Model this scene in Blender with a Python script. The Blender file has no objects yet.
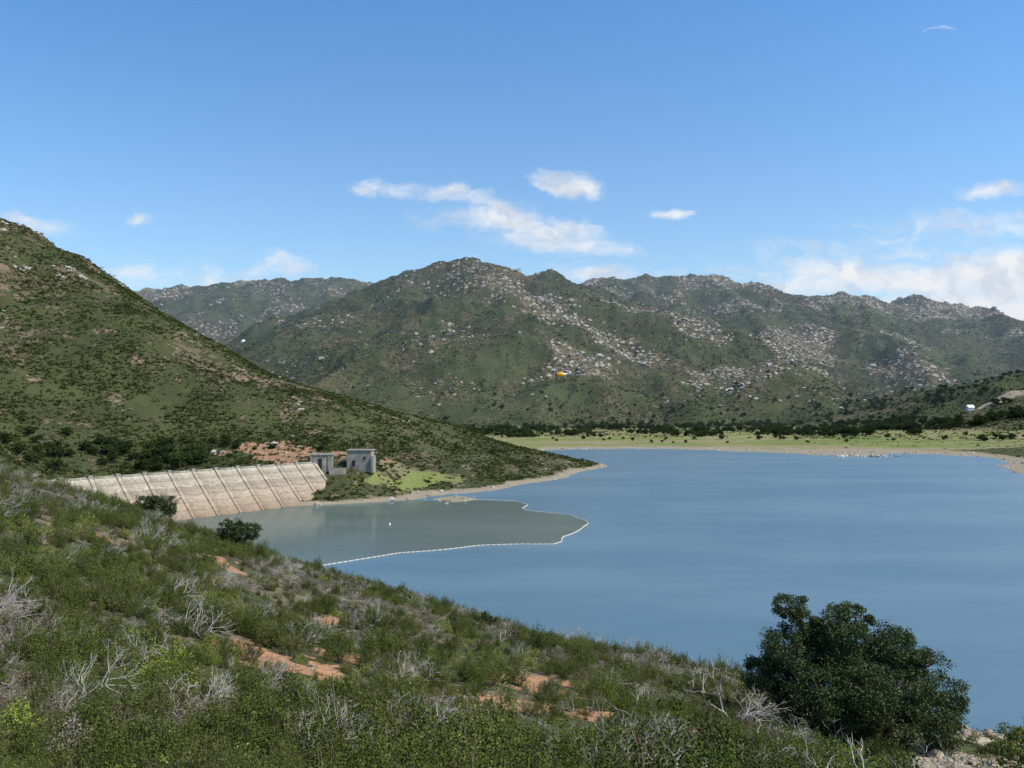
import bpy, math, random
import numpy as np
from mathutils import Vector, Matrix
rng=np.random.default_rng(7); random.seed(7)
scene=bpy.context.scene
scene.view_settings.view_transform='Standard'; scene.view_settings.look='None'
scene.view_settings.exposure=0; scene.view_settings.gamma=1

# ---------------------------------------------------------------- noise
def _hash(ix,iy,s):
    n=(ix*374761393+iy*668265263+s*974634777)&0xffffffff
    n=((n^(n>>13))*1274126177)&0xffffffff
    n=n^(n>>16)
    return (n&0xffffff)/16777215.0
def vnoise(x,y,s=0):
    fx=np.floor(x);fy=np.floor(y);ix=fx.astype(np.int64);iy=fy.astype(np.int64)
    tx=x-fx;ty=y-fy
    tx=tx*tx*tx*(tx*(tx*6-15)+10);ty=ty*ty*ty*(ty*(ty*6-15)+10)
    a=_hash(ix,iy,s);b=_hash(ix+1,iy,s);c=_hash(ix,iy+1,s);d=_hash(ix+1,iy+1,s)
    return (a+(b-a)*tx)*(1-ty)+(c+(d-c)*tx)*ty
def fbm(x,y,o=4,s=0,g=0.5):
    v=0;a=1;t=0
    for i in range(o):
        v=v+a*(vnoise(x,y,s+i*17)-.5)*2;t+=a;a*=g
        x,y=x*1.62-y*1.18+13.1,x*1.18+y*1.62+7.7
    return v/t
def ridged(x,y,o=4,s=0):
    v=0;a=1;t=0
    for i in range(o):
        v=v+a*(1-np.abs(vnoise(x,y,s+i*31)*2-1));t+=a;a*=.5
        x,y=x*1.62-y*1.18+3.1,x*1.18+y*1.62+1.7
    return v/t
def sstep(a,b,x):
    t=np.clip((x-a)/(b-a),0,1);return t*t*(3-2*t)

# ---------------------------------------------------------------- terrain heights (metres, lake level = 0)
CP=[
# slope the photographer stands on
(0,-1,48.3),(0,5,46.5),(0,13,43),(0,30,37.5),(0,60,31),(0,90,24.0),(0,110,18),(0,140,6),(0,165,-3),
(-8.6,13,43.5),(-20,30,42),(-40,60,42),(-60,90,42.2),(-86,130,35),(-112,170,24),(-140,210,14),
(-90,60,50),(-120,120,45),(-60,0,58),(-30,0,51),
(-42,90,36.8),(-28,60,37.5),(-14,30,40),(-61,130,28),(-29,90,32.0),(-19,60,34),(-42,130,22),
(-9.5,90,26.5),(5.3,85,24.2),(17,75,24.7),(20,90,19),(21.5,70,25.0),(28,90,16),(22.4,50,28.2),(15,50,30),
(10,30,36),(20,30,34.5),(33,50,27.3),(30,45,29.6),(34.7,55,26.4),(37,62,23.6),(42,75,15),(50,95,4),(55,110,-3),
(60,60,16),(60,30,27),(40,0,43),(85,60,3),(100,40,2),(130,10,4),(20,110,8),(25,125,0),
(0,-50,62),(50,-50,50),(-80,-60,75),(0,-150,85),(150,-100,30),(-200,0,80),(-250,150,60),(-39,150,13),(-52,190,-1),(-80,215,-3),
(-110,230,0),(-190,270,12),(-130,270,-3),(-150,240,6),
# dam site and canyon below it
(-205,300,15),(-230,340,8),(-170,390,8),(-120,345,-8),(-130,405,9),(-250,290,22),
(-350,300,60),(-450,450,140),(-330,380,45),
# hill behind the dam
(-464,700,209),(-395,675,177),(-316,640,136),(-246,610,99),(-200,590,74),(-159,580,60),(-121,580,51.5),
(-85,585,42),(-48,600,31),(-25,615,25),(23,640,12),(57,648,4.5),(82,650,-1),
(-218,430,19),(-253,500,53),(-289,570,98),(-252,380,23),(-311,470,53),(-397,600,131),(-520,720,238),
(-424,850,150),(-234,780,45),(-84,760,12),(-26,720,8),(40,720,-3),(110,700,-5),
(-84,430,15),(-104,434,17),(-83,392,-.5),(-64,404,0),(-64,440,4.5),(-44,470,7.4),(-21,500,7),(-37,392,-.3),(-20,409,0),(-11,455,0),
(12,495,0),(34,529,0),(61,595,0),(-123,450,21),(-137,500,34),(-75,520,26),(-69,470,15),(-23,560,16),(20,590,7),
# lake bed
(0,350,-8),(-60,340,-8),(100,400,-8),(100,550,-8),(200,650,-8),(300,600,-7),(0,250,-8),(120,200,-8),(200,300,-8),(300,450,-8),
(150,740,-5),(-30,300,-8),(0,430,-4),(40,480,-5),(250,200,-8),(200,100,-6),(380,350,-7),
# far and right-hand shore
(77,878,0),(30,860,0.5),(-20,850,3),(209,862,0),(280,810,0),(341,765,0),(437,785,0),(446,705,0),(392,612,0),(376,560,0),(400,500,0),
(440,400,0),(500,250,0),(540,640,9),(480,560,8),(520,450,14),(600,250,16),(560,760,7),
(0,1087,5),(-84,930,8),(209,1000,4),(400,950,4),(600,950,9),(-200,1100,12),(200,1200,9),(500,1150,9),
]
CP=np.array(CP,float)
S=200.0
def _U(r2): 
    r2=np.maximum(r2,1e-12); return 0.5*r2*np.log(r2)
def _tps_fit(P):
    n=len(P);X=P[:,:2]/S
    d=((X[:,None]-X[None])**2).sum(2)
    A=np.zeros((n+3,n+3));A[:n,:n]=_U(d)+np.eye(n)*2e-5
    A[:n,n]=1;A[:n,n+1:]=X;A[n,:n]=1;A[n+1:,:n]=X.T
    b=np.zeros(n+3);b[:n]=P[:,2]
    return X,np.linalg.solve(A,b)
TX,TW=_tps_fit(CP)
def tps(x,y):
    x=x/S;y=y/S
    o=TW[-3]+TW[-2]*x+TW[-1]*y
    for i in range(len(TX)):
        o=o+TW[i]*_U((x-TX[i,0])**2+(y-TX[i,1])**2)
    return o
RIDGES=[
# main mountain
([(-1150,2150,60),(-950,2230,150),(-809,2300,240),(-631,2300,300),(-497,2300,345),(-333,2300,405),(-244,2300,434),(-125,2300,460),(-36,2300,450),(54,2300,440),(143,2300,430),(262,2300,408),(375,2100,318),(462,1900,220),(545,1700,138),(617,1500,70),(650,1350,22)],.50,45),
([(-125,2300,460),(-200,2000,335),(-300,1750,205),(-380,1500,85),(-400,1350,25)],.64,18),
([(143,2300,430),(120,2050,335),(60,1800,220),(40,1550,95),(60,1330,20)],.64,20),
([(262,2300,408),(300,2000,270),(310,1700,140),(350,1450,50)],.64,20),
([(-497,2300,345),(-560,2000,210),(-600,1700,100),(-560,1400,30)],.64,20),
# rocky range on the right
([(200,3200,500),(364,3200,549),(571,3200,557),(778,3200,570),(880,3200,550),(985,3200,541),(1192,3200,518),(1300,3200,500),(1399,3200,490),(1606,3200,476),(1813,3200,455),(2020,3200,388),(2300,3200,300),(3200,3100,240)],.40,50),
([(778,3200,570),(800,2700,390),(760,2200,210),(850,1800,90)],.5,30),
([(1192,3200,518),(1150,2600,335),(1100,2100,165),(1050,1700,60)],.5,30),
([(1813,3200,455),(1700,2600,290),(1500,2000,140)],.5,30),
([(571,3200,557),(560,2800,420),(600,2400,260)],.5,30),
# left background range
([(-2300,3600,380),(-1826,3600,480),(-1709,3600,568),(-1453,3600,615),(-1174,3600,631),(-848,3600,631),(-615,3600,603),(-300,3700,520)],.40,50),
([(-1174,3600,631),(-1050,3000,400),(-900,2500,230)],.5,30),
([(-1600,3600,595),(-1500,3000,370),(-1400,2400,190)],.5,30),
# low hill on the right
([(1050,1400,140),(900,1300,105),(770,1200,64),(695,1175,48),(640,1150,24)],.24,25),
# continuation of the left hill
([(-600,740,258),(-900,820,310),(-1400,900,300)],.6,20),
]
def ridge_h(x,y,pl,s,w):
    best=None
    for (a,b) in zip(pl[:-1],pl[1:]):
        ax,ay,az=a;bx,by,bz=b
        dx,dy=bx-ax,by-ay
        t=np.clip(((x-ax)*dx+(y-ay)*dy)/(dx*dx+dy*dy),0,1)
        d=np.sqrt((x-ax-t*dx)**2+(y-ay-t*dy)**2)
        h=az+(bz-az)*t-s*(np.sqrt(d*d+w*w)-w)
        best=h if best is None else np.maximum(best,h)
    return best
def height(x,y):
    x=np.asarray(x,float);y=np.asarray(y,float)
    r=np.hypot(x,y)
    plain=6+0.022*np.maximum(0,y-1000)+0.02*np.maximum(0,np.abs(x)-500)+2*fbm(x/120,y/120,3,5)
    h=plain.copy()
    m=(r<1600)
    if m.any():
        t=np.clip(tps(x[m],y[m]),-12,300)
        xx=x[m];yy=y[m]
        n=fbm(xx/45,yy/45,4,3);rd=ridged(xx/110,yy/110,3,77)-.55
        amp=np.clip((t-2)/30,0,1)
        near=sstep(150,330,np.hypot(xx,yy))
        t=t+amp*near*(n*4.5+rd*np.clip(t/10,0,18))+(1-near)*(fbm(xx/9,yy/9,3,9)*.6)*sstep(2,12,np.hypot(xx,yy))
        t=t+near*0.7*fbm(xx/22,yy/22,3,19)*sstep(1400,900,yy)
        w=np.maximum(sstep(1000,1300,yy),np.maximum(sstep(560,850,xx),np.maximum(sstep(-560,-800,xx),sstep(-200,-400,yy))))
        h[m]=t*(1-w)+plain[m]*w
    m=(r>600)
    if m.any():
        xx=x[m];yy=y[m]
        wx=xx+45*fbm(xx/260,yy/260,3,41)*sstep(3200,2000,yy)*.8;wy=yy+70*fbm(xx/240,yy/240,3,43)
        best=np.full(xx.shape,-100.)
        for pl,s,w in RIDGES:
            best=np.maximum(best,ridge_h(wx,wy,pl,s,w))
        b2=np.full(xx.shape,-100.)
        for pl,s,w in RIDGES:
            b2=np.maximum(b2,ridge_h(xx,yy,pl,s,w))
        best=.5*best+.5*b2
        k=np.clip(best/140,0,1)
        rg=ridged(xx/300,yy/300,5,61)
        best=best+k*((rg-.62)*118+fbm(xx/60,yy/60,4,66)*13)
        o=h[m]
        kk=8.0
        mx=np.maximum(o,best);
        mx=mx+np.maximum(0,kk-np.abs(o-best))**2/(4*kk)*(best>-50)
        h[m]=mx
    return h
def fields(x,y,z):
    """soil colour, vegetation density, rock density"""
    n1=fbm(x/60,y/60,4,101);n2=fbm(x/14,y/14,3,111);n3=fbm(x/250,y/250,3,121)
    N=len(x)
    r=np.hypot(x,y)
    soil=np.empty((N,3))
    soil[:]=np.array([.140,.114,.066])
    soil+= (n1*.03)[:,None]*np.array([1,.8,.5])
    veg=np.clip(.80+n1*.38+n2*.22,0,1)
    rock=np.zeros(N)
    far=r>1150
    mt=sstep(35,140,z)*far
    patch=fbm(x/150,y/150,5,131)
    rockside=np.where(y>2650,.95*(x>0)+.6*(x<=0),sstep(-300,150,x)*.72+.24)
    rock=np.where(far,np.clip((patch+.0)*3.2,0,.95)*mt*rockside,0)
    rock=np.maximum(rock,mt*sstep(2750,3100,y)*(x>100)*(z>340)*np.clip(.60+patch*2.0,0,1))
    rock=np.maximum(rock,mt*sstep(2900,3400,y)*(x<=100)*(z>400)*np.clip(.30+patch*1.8,0,.8))
    # left hill outcrops
    lh=(~far)&(r>330)&(z>30)
    rock=np.where(lh,np.clip((fbm(x/38,y/38,3,151)-.36)*2.0,0,.6),rock)
    veg=veg*(1-.45*rock)
    def blob(cx,cy,rx,ry,e=.35,ca=1.0,sa=0.0):
        u=(x-cx)*ca+(y-cy)*sa;v=-(x-cx)*sa+(y-cy)*ca
        d=np.hypot(u/rx,v/ry)+n2*e
        return sstep(1.15,.8,d)
    def mix(c,w): soil[:]=soil*(1-w[:,None])+np.array(c)*w[:,None]
    # bare cuts on the hill
    w=lh*sstep(.36,.55,fbm(x/26,y/20,4,161)); mix((.21,.15,.095),w); veg=veg*(1-.4*w)
    # far meadows
    md=sstep(22,12,z)*sstep(800,850,y)*sstep(1380,1230,y)
    st=fbm(x/90,y/14,3,171)
    mix((.20,.205,.07),md*.95)
    mix((.24,.20,.115),md*sstep(.0,.35,st))
    mix((.125,.16,.045),md*sstep(0,.3,-st)*.85)
    veg=veg*(1-md*.7)
    w=blob(-52,440,34,20,.8)*sstep(1,3,z); mix((.17,.155,.08),w); veg=veg*(1-.3*w)
    w=blob(-58,446,50,8.5,.8,.607,.795)*sstep(1,3,z)*sstep(-.5,.0,fbm(x/9,y/9,3,251)+.2); mix((.175,.19,.058),w); veg=veg*(1-.8*w)
    w=blob(20,600,40,40)*.6; mix((.22,.18,.11),w); veg=veg*(1-.3*w)
    w=blob(-127,456,36,20,.9)*(z>3); mix((.29,.17,.10),w); veg=veg*(1-.7*w); rock=np.maximum(rock,w*.4)
    w=blob(735,1165,38,14); mix((.30,.25,.175),w);veg=veg*(1-.8*w)
    # drawdown ring
    w=sstep(2.0,.9,z+n2*.5)*(r>300); mix((.27,.225,.155),w); veg=veg*(1-w)
    w=sstep(1.5,.9,z)*(r<=300); mix((.3,.25,.18),w); veg=veg*(1-w)
    # near slope
    nr=r<200
    if nr.any():
        w=nr*np.clip(.5+.5*fbm(x/3,y/3,3,181),0,1)*.6; mix((.20,.165,.105),w)
        br=sstep(-.22,.12,fbm(x/1.2,y/1.2,3,191))
        for c in [(-11.5,38.5,4.2,3.8),(-10,45,2.5,2.2),(0,38,5,3.2),(8.5,39,4.2,3.2),(-15,62,3,2.6),(-27,75,3,2.5),(-33,62,2.5,2.2),(3,48,5,2.2)]:
            w=blob(*c,.7)*br; mix((.37,.20,.105),w); veg=veg*(1-.93*w)
        w=blob(25.0,43.5,5.6,7.5,.4); mix((.38,.31,.20),w); veg=veg*(1-.93*w)
        w=blob(35,58,5,8,.4); mix((.42,.35,.24),w); veg=veg*(1-.6*w)
    return soil,np.clip(veg,0,1),np.clip(rock,0,1)

# ---------------------------------------------------------------- mesh helpers
def mk(name,V,F,mats=(),mi=None,smooth=False,link=True):
    V=np.asarray(V,np.float32);F=np.asarray(F,np.int32);k=F.shape[1]
    me=bpy.data.meshes.new(name)
    me.vertices.add(len(V));me.vertices.foreach_set('co',V.ravel())
    me.loops.add(F.size);me.loops.foreach_set('vertex_index',F.ravel())
    me.polygons.add(len(F));me.polygons.foreach_set('loop_start',np.arange(0,F.size,k,dtype=np.int32))
    for m in mats: me.materials.append(m)
    if mi is not None: me.polygons.foreach_set('material_index',np.asarray(mi,np.int32))
    me.polygons.foreach_set('use_smooth',np.full(len(F),smooth))
    me.update(calc_edges=True)
    ob=bpy.data.objects.new(name,me)
    if link: scene.collection.objects.link(ob)
    return ob
class MB:
    """accumulates quads"""
    def __init__(s): s.V=[];s.F=[];s.M=[];s.n=0
    def add(s,V,F,m=0):
        V=np.asarray(V,float);F=np.asarray(F,int)
        if F.shape[1]==3: F=np.c_[F,F[:,2]]
        s.V.append(V);s.F.append(F+s.n);s.M.append(np.full(len(F),m));s.n+=len(V)
    def box(s,c,d,m=0,rot=0,taper=1.0):
        x,y,z=np.array(d)/2
        V=np.array([(-x,-y,-z),(x,-y,-z),(x,y,-z),(-x,y,-z),(-x*taper,-y*taper,z),(x*taper,-y*taper,z),(x*taper,y*taper,z),(-x*taper,y*taper,z)])
        cr,sr=math.cos(rot),math.sin(rot)
        V=np.c_[V[:,0]*cr-V[:,1]*sr,V[:,0]*sr+V[:,1]*cr,V[:,2]]+np.array(c)
        s.add(V,[(0,3,2,1),(4,5,6,7),(0,1,5,4),(1,2,6,5),(2,3,7,6),(3,0,4,7)],m)
    def tube(s,P,R,n=6,m=0,cap=True):
        P=np.asarray(P,float);K=len(P);V=[];
        for i in range(K):
            t=P[min(i+1,K-1)]-P[max(i-1,0)];t/=np.linalg.norm(t)+1e-9
            a=np.cross(t,(0,0,1) if abs(t[2])<.9 else (1,0,0));a/=np.linalg.norm(a);b=np.cross(t,a)
            for j in range(n):
                q=2*math.pi*j/n;V.append(P[i]+R[i]*(math.cos(q)*a+math.sin(q)*b))
        F=[(i*n+j,i*n+(j+1)%n,(i+1)*n+(j+1)%n,(i+1)*n+j) for i in range(K-1) for j in range(n)]
        if cap:
            V.append(P[0]);V.append(P[-1])
            for j in range(n): F.append((K*n,j,(j+1)%n,(j+1)%n)); F.append((K*n+1,(K-1)*n+(j+1)%n,(K-1)*n+j,(K-1)*n+j))
        s.add(V,F,m)
    def ell(s,c,r,m=0,nu=16,nv=10):
        V=[];F=[]
        for i in range(nv+1):
            a=math.pi*i/nv
            for j in range(nu):
                b=2*math.pi*j/nu;V.append((c[0]+r[0]*math.sin(a)*math.cos(b),c[1]+r[1]*math.sin(a)*math.sin(b),c[2]+r[2]*math.cos(a)))
        for i in range(nv):
            for j in range(nu):F.append((i*nu+j,(i+1)*nu+j,(i+1)*nu+(j+1)%nu,i*nu+(j+1)%nu))
        s.add(V,F,m)
    def leaves(s,C,size,m=0,up=0.0,aspect=.5,r=None):
        r=r or rng;N=len(C);C=np.asarray(C,float)
        a=r.normal(size=(N,3));a[:,2]+=up;a/=np.linalg.norm(a,axis=1)[:,None]
        b=np.cross(a,r.normal(size=(N,3)));b/=np.linalg.norm(b,axis=1)[:,None]+1e-9
        L=(size*r.uniform(.7,1.3,N))[:,None];W=L*aspect
        V=np.stack([C-a*L*.5,C+b*W*.5,C+a*L*.5,C-b*W*.5],1).reshape(-1,3)
        F=np.arange(4*N).reshape(N,4);s.add(V,F,m)
    def obj(s,name,mats,smooth=False,link=True):
        V=np.concatenate(s.V);F=np.concatenate(s.F);M=np.concatenate(s.M)
        tri=F[:,2]==F[:,3]
        if tri.any():
            me=bpy.data.meshes.new(name)
            fs=[tuple(f[:3]) if t else tuple(f) for f,t in zip(F.tolist(),tri)]
            me.from_pydata(V.tolist(),[],fs)
            for mm in mats: me.materials.append(mm)
            me.polygons.foreach_set('material_index',M.astype(np.int32))
            me.polygons.foreach_set('use_smooth',np.full(len(fs),smooth));me.update()
            ob=bpy.data.objects.new(name,me)
            if link: scene.collection.objects.link(ob)
            return ob
        return mk(name,V,F,mats,M,smooth,link)

# ---------------------------------------------------------------- materials
def newmat(name):
    m=bpy.data.materials.new(name);m.use_nodes=True;nt=m.node_tree;nt.nodes.clear()
    return m,nt,nt.nodes,nt.links
def N(nt,t,**k):
    n=nt.nodes.new(t)
    for a,b in k.items(): setattr(n,a,b)
    return n
def mixc(nt,fac,a,b,mode='MIX'):
    n=nt.nodes.new('ShaderNodeMix');n.data_type='RGBA';n.blend_type=mode
    for sock,v in ((n.inputs[0],fac),(n.inputs[6],a),(n.inputs[7],b)):
        if isinstance(v,bpy.types.NodeSocket): nt.links.new(v,sock)
        elif isinstance(v,(int,float)): sock.default_value=v
        else: sock.default_value=(*v,1)
    return n.outputs[2]
def math_(nt,op,a,b=0,c=0,clamp=False):
    n=nt.nodes.new('ShaderNodeMath');n.operation=op;n.use_clamp=clamp
    for s_,v in zip(n.inputs,(a,b,c)):
        if isinstance(v,bpy.types.NodeSocket): nt.links.new(v,s_)
        else: s_.default_value=v
    return n.outputs[0]
def noise(nt,scale,detail=4,rough=.6,vec=None,out=0):
    n=N(nt,'ShaderNodeTexNoise');n.inputs['Scale'].default_value=scale;n.inputs['Detail'].default_value=detail;n.inputs['Roughness'].default_value=rough
    if vec is not None: nt.links.new(vec,n.inputs['Vector'])
    return n.outputs[out]
def mrange(nt,v,a,b,c=0,d=1,smooth=True):
    n=N(nt,'ShaderNodeMapRange');n.interpolation_type='SMOOTHSTEP' if smooth else 'LINEAR'
    nt.links.new(v,n.inputs[0])
    for i,q in zip((1,2,3,4),(a,b,c,d)):
        if isinstance(q,bpy.types.NodeSocket): nt.links.new(q,n.inputs[i])
        else: n.inputs[i].default_value=q
    return n.outputs[0]
def principled(nt,col,rough=.9,spec=.2,normal=None):
    p=N(nt,'ShaderNodeBsdfPrincipled');o=N(nt,'ShaderNodeOutputMaterial')
    if isinstance(col,bpy.types.NodeSocket): nt.links.new(col,p.inputs['Base Color'])
    else: p.inputs['Base Color'].default_value=(*col,1)
    if isinstance(rough,bpy.types.NodeSocket): nt.links.new(rough,p.inputs['Roughness'])
    else: p.inputs['Roughness'].default_value=rough
    p.inputs['Specular IOR Level'].default_value=spec
    if normal is not None: nt.links.new(normal,p.inputs['Normal'])
    nt.links.new(p.outputs[0],o.inputs[0]);return p
def foliage(name,cols,trans=.25,rough=.65):
    m,nt,_,_=newmat(name)
    oi=N(nt,'ShaderNodeObjectInfo');ge=N(nt,'ShaderNodeNewGeometry')
    cr=N(nt,'ShaderNodeValToRGB');e=cr.color_ramp.elements
    e[0].color=(*cols[0],1);e[1].color=(*cols[-1],1)
    for i,c in enumerate(cols[1:-1]):
        q=e.new((i+1)/(len(cols)-1));q.color=(*c,1)
    nt.links.new(oi.outputs['Random'],cr.inputs[0])
    v=mrange(nt,ge.outputs['Random Per Island'],0,1,.5,1.5,False)
    vm=N(nt,'ShaderNodeVectorMath',operation='SCALE');nt.links.new(cr.outputs[0],vm.inputs[0]);nt.links.new(v,vm.inputs['Scale'])
    o=N(nt,'ShaderNodeOutputMaterial')
    d=N(nt,'ShaderNodeBsdfDiffuse');nt.links.new(vm.outputs[0],d.inputs[0])
    sh=d.outputs[0]
    if trans>0:
        p=principled(nt,vm.outputs[0],rough,.25);sh=p.outputs[0]
        nt.nodes.remove(o);o=[n for n in nt.nodes if n.bl_idname=='ShaderNodeOutputMaterial'][0]
        tr=N(nt,'ShaderNodeBsdfTranslucent');vm2=N(nt,'ShaderNodeVectorMath',operation='MULTIPLY');nt.links.new(vm.outputs[0],vm2.inputs[0]);vm2.inputs[1].default_value=(1.3,1.5,.7)
        nt.links.new(vm2.outputs[0],tr.inputs[0])
        mx=N(nt,'ShaderNodeMixShader');mx.inputs[0].default_value=trans
        nt.links.new(sh,mx.inputs[1]);nt.links.new(tr.outputs[0],mx.inputs[2]);sh=mx.outputs[0]
    nt.links.new(sh,o.inputs[0])
    return m
def plain(name,col,rough=.8,var=.25,scale=1.0,bump=0.0,spec=.2):
    m,nt,_,_=newmat(name)
    tc=N(nt,'ShaderNodeTexCoord');n=noise(nt,scale,5,.65,tc.outputs['Object'])
    f=mrange(nt,n,.3,.7,1-var,1+var,False)
    vm=N(nt,'ShaderNodeVectorMath',operation='SCALE');vm.inputs[0].default_value=col;nt.links.new(f,vm.inputs['Scale'])
    nm=None
    if bump:
        b=N(nt,'ShaderNodeBump');b.inputs['Strength'].default_value=1;b.inputs['Distance'].default_value=bump;nt.links.new(n,b.inputs['Height']);nm=b.outputs[0]
    principled(nt,vm.outputs[0],rough,spec,nm);return m

# terrain
def terrain_mat():
    m,nt,_,_=newmat('hillside_ground')
    geo=N(nt,'ShaderNodeNewGeometry');P=geo.outputs['Position']
    a1=N(nt,'ShaderNodeAttribute',attribute_name='soil');a2=N(nt,'ShaderNodeAttribute',attribute_name='cover')
    sep=N(nt,'ShaderNodeSeparateColor');nt.links.new(a2.outputs['Color'],sep.inputs[0])
    veg,rock,far=sep.outputs[0],sep.outputs[1],sep.outputs[2]
    nf=noise(nt,1.3,5,.7,P);nm=noise(nt,.19,5,.72,P);nl=noise(nt,.012,5,.65,P);nb=noise(nt,.07,3,.7,P)
    s=N(nt,'ShaderNodeVectorMath',operation='SCALE');nt.links.new(a1.outputs['Color'],s.inputs[0]);nt.links.new(mrange(nt,nf,.25,.75,.6,1.4,False),s.inputs['Scale'])
    vn=math_(nt,'ADD',math_(nt,'MULTIPLY',nm,.7),math_(nt,'MULTIPLY',nb,.3))
    thr=math_(nt,'SUBTRACT',.72,math_(nt,'MULTIPLY',veg,.34))
    vm=mrange(nt,vn,math_(nt,'SUBTRACT',thr,.03),math_(nt,'ADD',thr,.03))
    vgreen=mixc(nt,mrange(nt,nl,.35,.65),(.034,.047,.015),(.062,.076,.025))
    vfar_haze=mixc(nt,mrange(nt,nl,.38,.62),(.030,.046,.019),(.072,.086,.038))  # distant greens a little bluer and greyer: aerial haze put into the base colour
    vcol=mixc(nt,far,vgreen,vfar_haze)
    vm=math_(nt,'MULTIPLY',vm,mrange(nt,veg,0,.25))
    c=mixc(nt,math_(nt,'MULTIPLY',vm,.88),s.outputs[0],vcol)
    vo=N(nt,'ShaderNodeTexVoronoi');vo.inputs['Scale'].default_value=.085
    wp=N(nt,'ShaderNodeVectorMath',operation='MULTIPLY_ADD')
    nv=noise(nt,.08,3,.6,P,1);nt.links.new(nv,wp.inputs[0]);wp.inputs[1].default_value=(14,14,14);nt.links.new(P,wp.inputs[2]);nt.links.new(wp.outputs[0],vo.inputs['Vector'])
    sepc=N(nt,'ShaderNodeSeparateColor');nt.links.new(vo.outputs['Color'],sepc.inputs[0])
    pick=mrange(nt,math_(nt,'SUBTRACT',math_(nt,'MULTIPLY',rock,.6),sepc.outputs[0]),-.02,.02)
    shape=mrange(nt,vo.outputs['Distance'],.5,.38)
    rm=math_(nt,'MULTIPLY',pick,shape)
    c=mixc(nt,rm,c,mixc(nt,mrange(nt,nf,.3,.7),(.30,.27,.225),(.50,.46,.39)))
    b=N(nt,'ShaderNodeBump');b.inputs['Strength'].default_value=1
    hh=math_(nt,'ADD',math_(nt,'MULTIPLY',vm,2.0),math_(nt,'ADD',math_(nt,'MULTIPLY',rm,3.0),math_(nt,'MULTIPLY',nm,4.5)))
    hh=math_(nt,'ADD',math_(nt,'MULTIPLY',hh,mrange(nt,far,0,1,.25,1)),math_(nt,'MULTIPLY',nf,.12))
    nt.links.new(hh,b.inputs['Height']);b.inputs['Distance'].default_value=1.0
    principled(nt,c,.95,.1,b.outputs[0]);return m
M_ground=terrain_mat()

# ---------------------------------------------------------------- ground sheet
fa=np.arange(-39,39.001,.09)
ang=np.concatenate([fa,np.arange(40.5,320.5,1.5)]);ang=np.radians(ang)
lr=[.5]
while lr[-1]<10: lr.append(lr[-1]*1.03)
while lr[-1]<200: lr.append(lr[-1]*1.012)
while lr[-1]<1300: lr.append(lr[-1]*1.0065)
while lr[-1]<4300: lr.append(lr[-1]*1.0048)
while lr[-1]<12000: lr.append(lr[-1]*1.06)
R=np.array(lr);A,RR=np.meshgrid(ang,R)
gx=(RR*np.sin(A)).ravel();gy=(RR*np.cos(A)).ravel()
gz=height(gx,gy)
na,nr=len(ang),len(R)
i=np.arange(nr-1)[:,None]*na;j=np.arange(na)[None];j2=(j+1)%na
F=np.stack([i+j,i+na+j,i+na+j2,i+j2],-1).reshape(-1,4)
F=F[:,::-1]
ter=mk('hills_terrain',np.c_[gx,gy,gz],F,[M_ground],smooth=True)
so,ve,ro=fields(gx,gy,gz)
at=ter.data.attributes.new('soil','FLOAT_COLOR','POINT');at.data.foreach_set('color',np.c_[so,np.ones(len(so))].astype(np.float32).ravel())
farv=sstep(900,2600,np.hypot(gx,gy))  # distance ramp, blends in the painted haze tint and scales the bump
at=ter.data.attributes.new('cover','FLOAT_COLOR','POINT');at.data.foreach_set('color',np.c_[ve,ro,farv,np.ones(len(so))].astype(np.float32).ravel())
print('terrain',len(gx))

# ---------------------------------------------------------------- water
def water_mat(name,c1,c2,rough,bump,mixg):
    m,nt,_,_=newmat(name)
    geo=N(nt,'ShaderNodeNewGeometry');P=geo.outputs['Position']
    mp=N(nt,'ShaderNodeMapping');mp.inputs['Scale'].default_value=(.35,1.0,1);mp.inputs['Rotation'].default_value=(0,0,.2);nt.links.new(P,mp.inputs['Vector'])
    n1=noise(nt,.9,3,.6,mp.outputs[0]);n2=noise(nt,.018,4,.6,mp.outputs[0]);n3=noise(nt,.12,3,.6,mp.outputs[0])
    col=mixc(nt,mrange(nt,n2,.35,.65),c1,c2)
    b=N(nt,'ShaderNodeBump');b.inputs['Strength'].default_value=1;b.inputs['Distance'].default_value=bump
    nt.links.new(math_(nt,'ADD',n1,math_(nt,'MULTIPLY',n3,1.5)),b.inputs['Height'])
    d=N(nt,'ShaderNodeBsdfDiffuse');nt.links.new(col,d.inputs[0])
    g=N(nt,'ShaderNodeBsdfGlossy');g.inputs['Roughness'].default_value=rough;g.inputs['Color'].default_value=(.93,.97,.97,1);nt.links.new(b.outputs[0],g.inputs['Normal'])
    fr=N(nt,'ShaderNodeFresnel');fr.inputs[0].default_value=1.33;nt.links.new(b.outputs[0],fr.inputs['Normal'])
    mx=N(nt,'ShaderNodeMixShader');nt.links.new(math_(nt,'MULTIPLY',fr.outputs[0],mixg,clamp=True),mx.inputs[0])
    nt.links.new(d.outputs[0],mx.inputs[1]);nt.links.new(g.outputs[0],mx.inputs[2])
    o=N(nt,'ShaderNodeOutputMaterial');nt.links.new(mx.outputs[0],o.inputs[0]);return m
M_water=water_mat('lake_water',(.080,.142,.182),(.108,.172,.208),.26,.07,.6)
M_calm=water_mat('sheltered_water',(.085,.115,.102),(.11,.138,.122),.12,.025,.65)
ob=mk('lake_water',[(-185,40,0),(900,40,0),(900,1010,0),(-185,1010,0)],[(0,1,2,3)],[M_water])
BOOM=[(-66,226),(-62,239),(-38,261),(-11.4,276),(3,280),(14,279),(18,283),(19,293),(23.5,303),(29,313),(32,324),(32,337),(27,351),(15.4,361),(6,369),(4,376),(8,386),(6,396),(1.6,403),(-14,408),(-24,412)]
import mathutils
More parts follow.
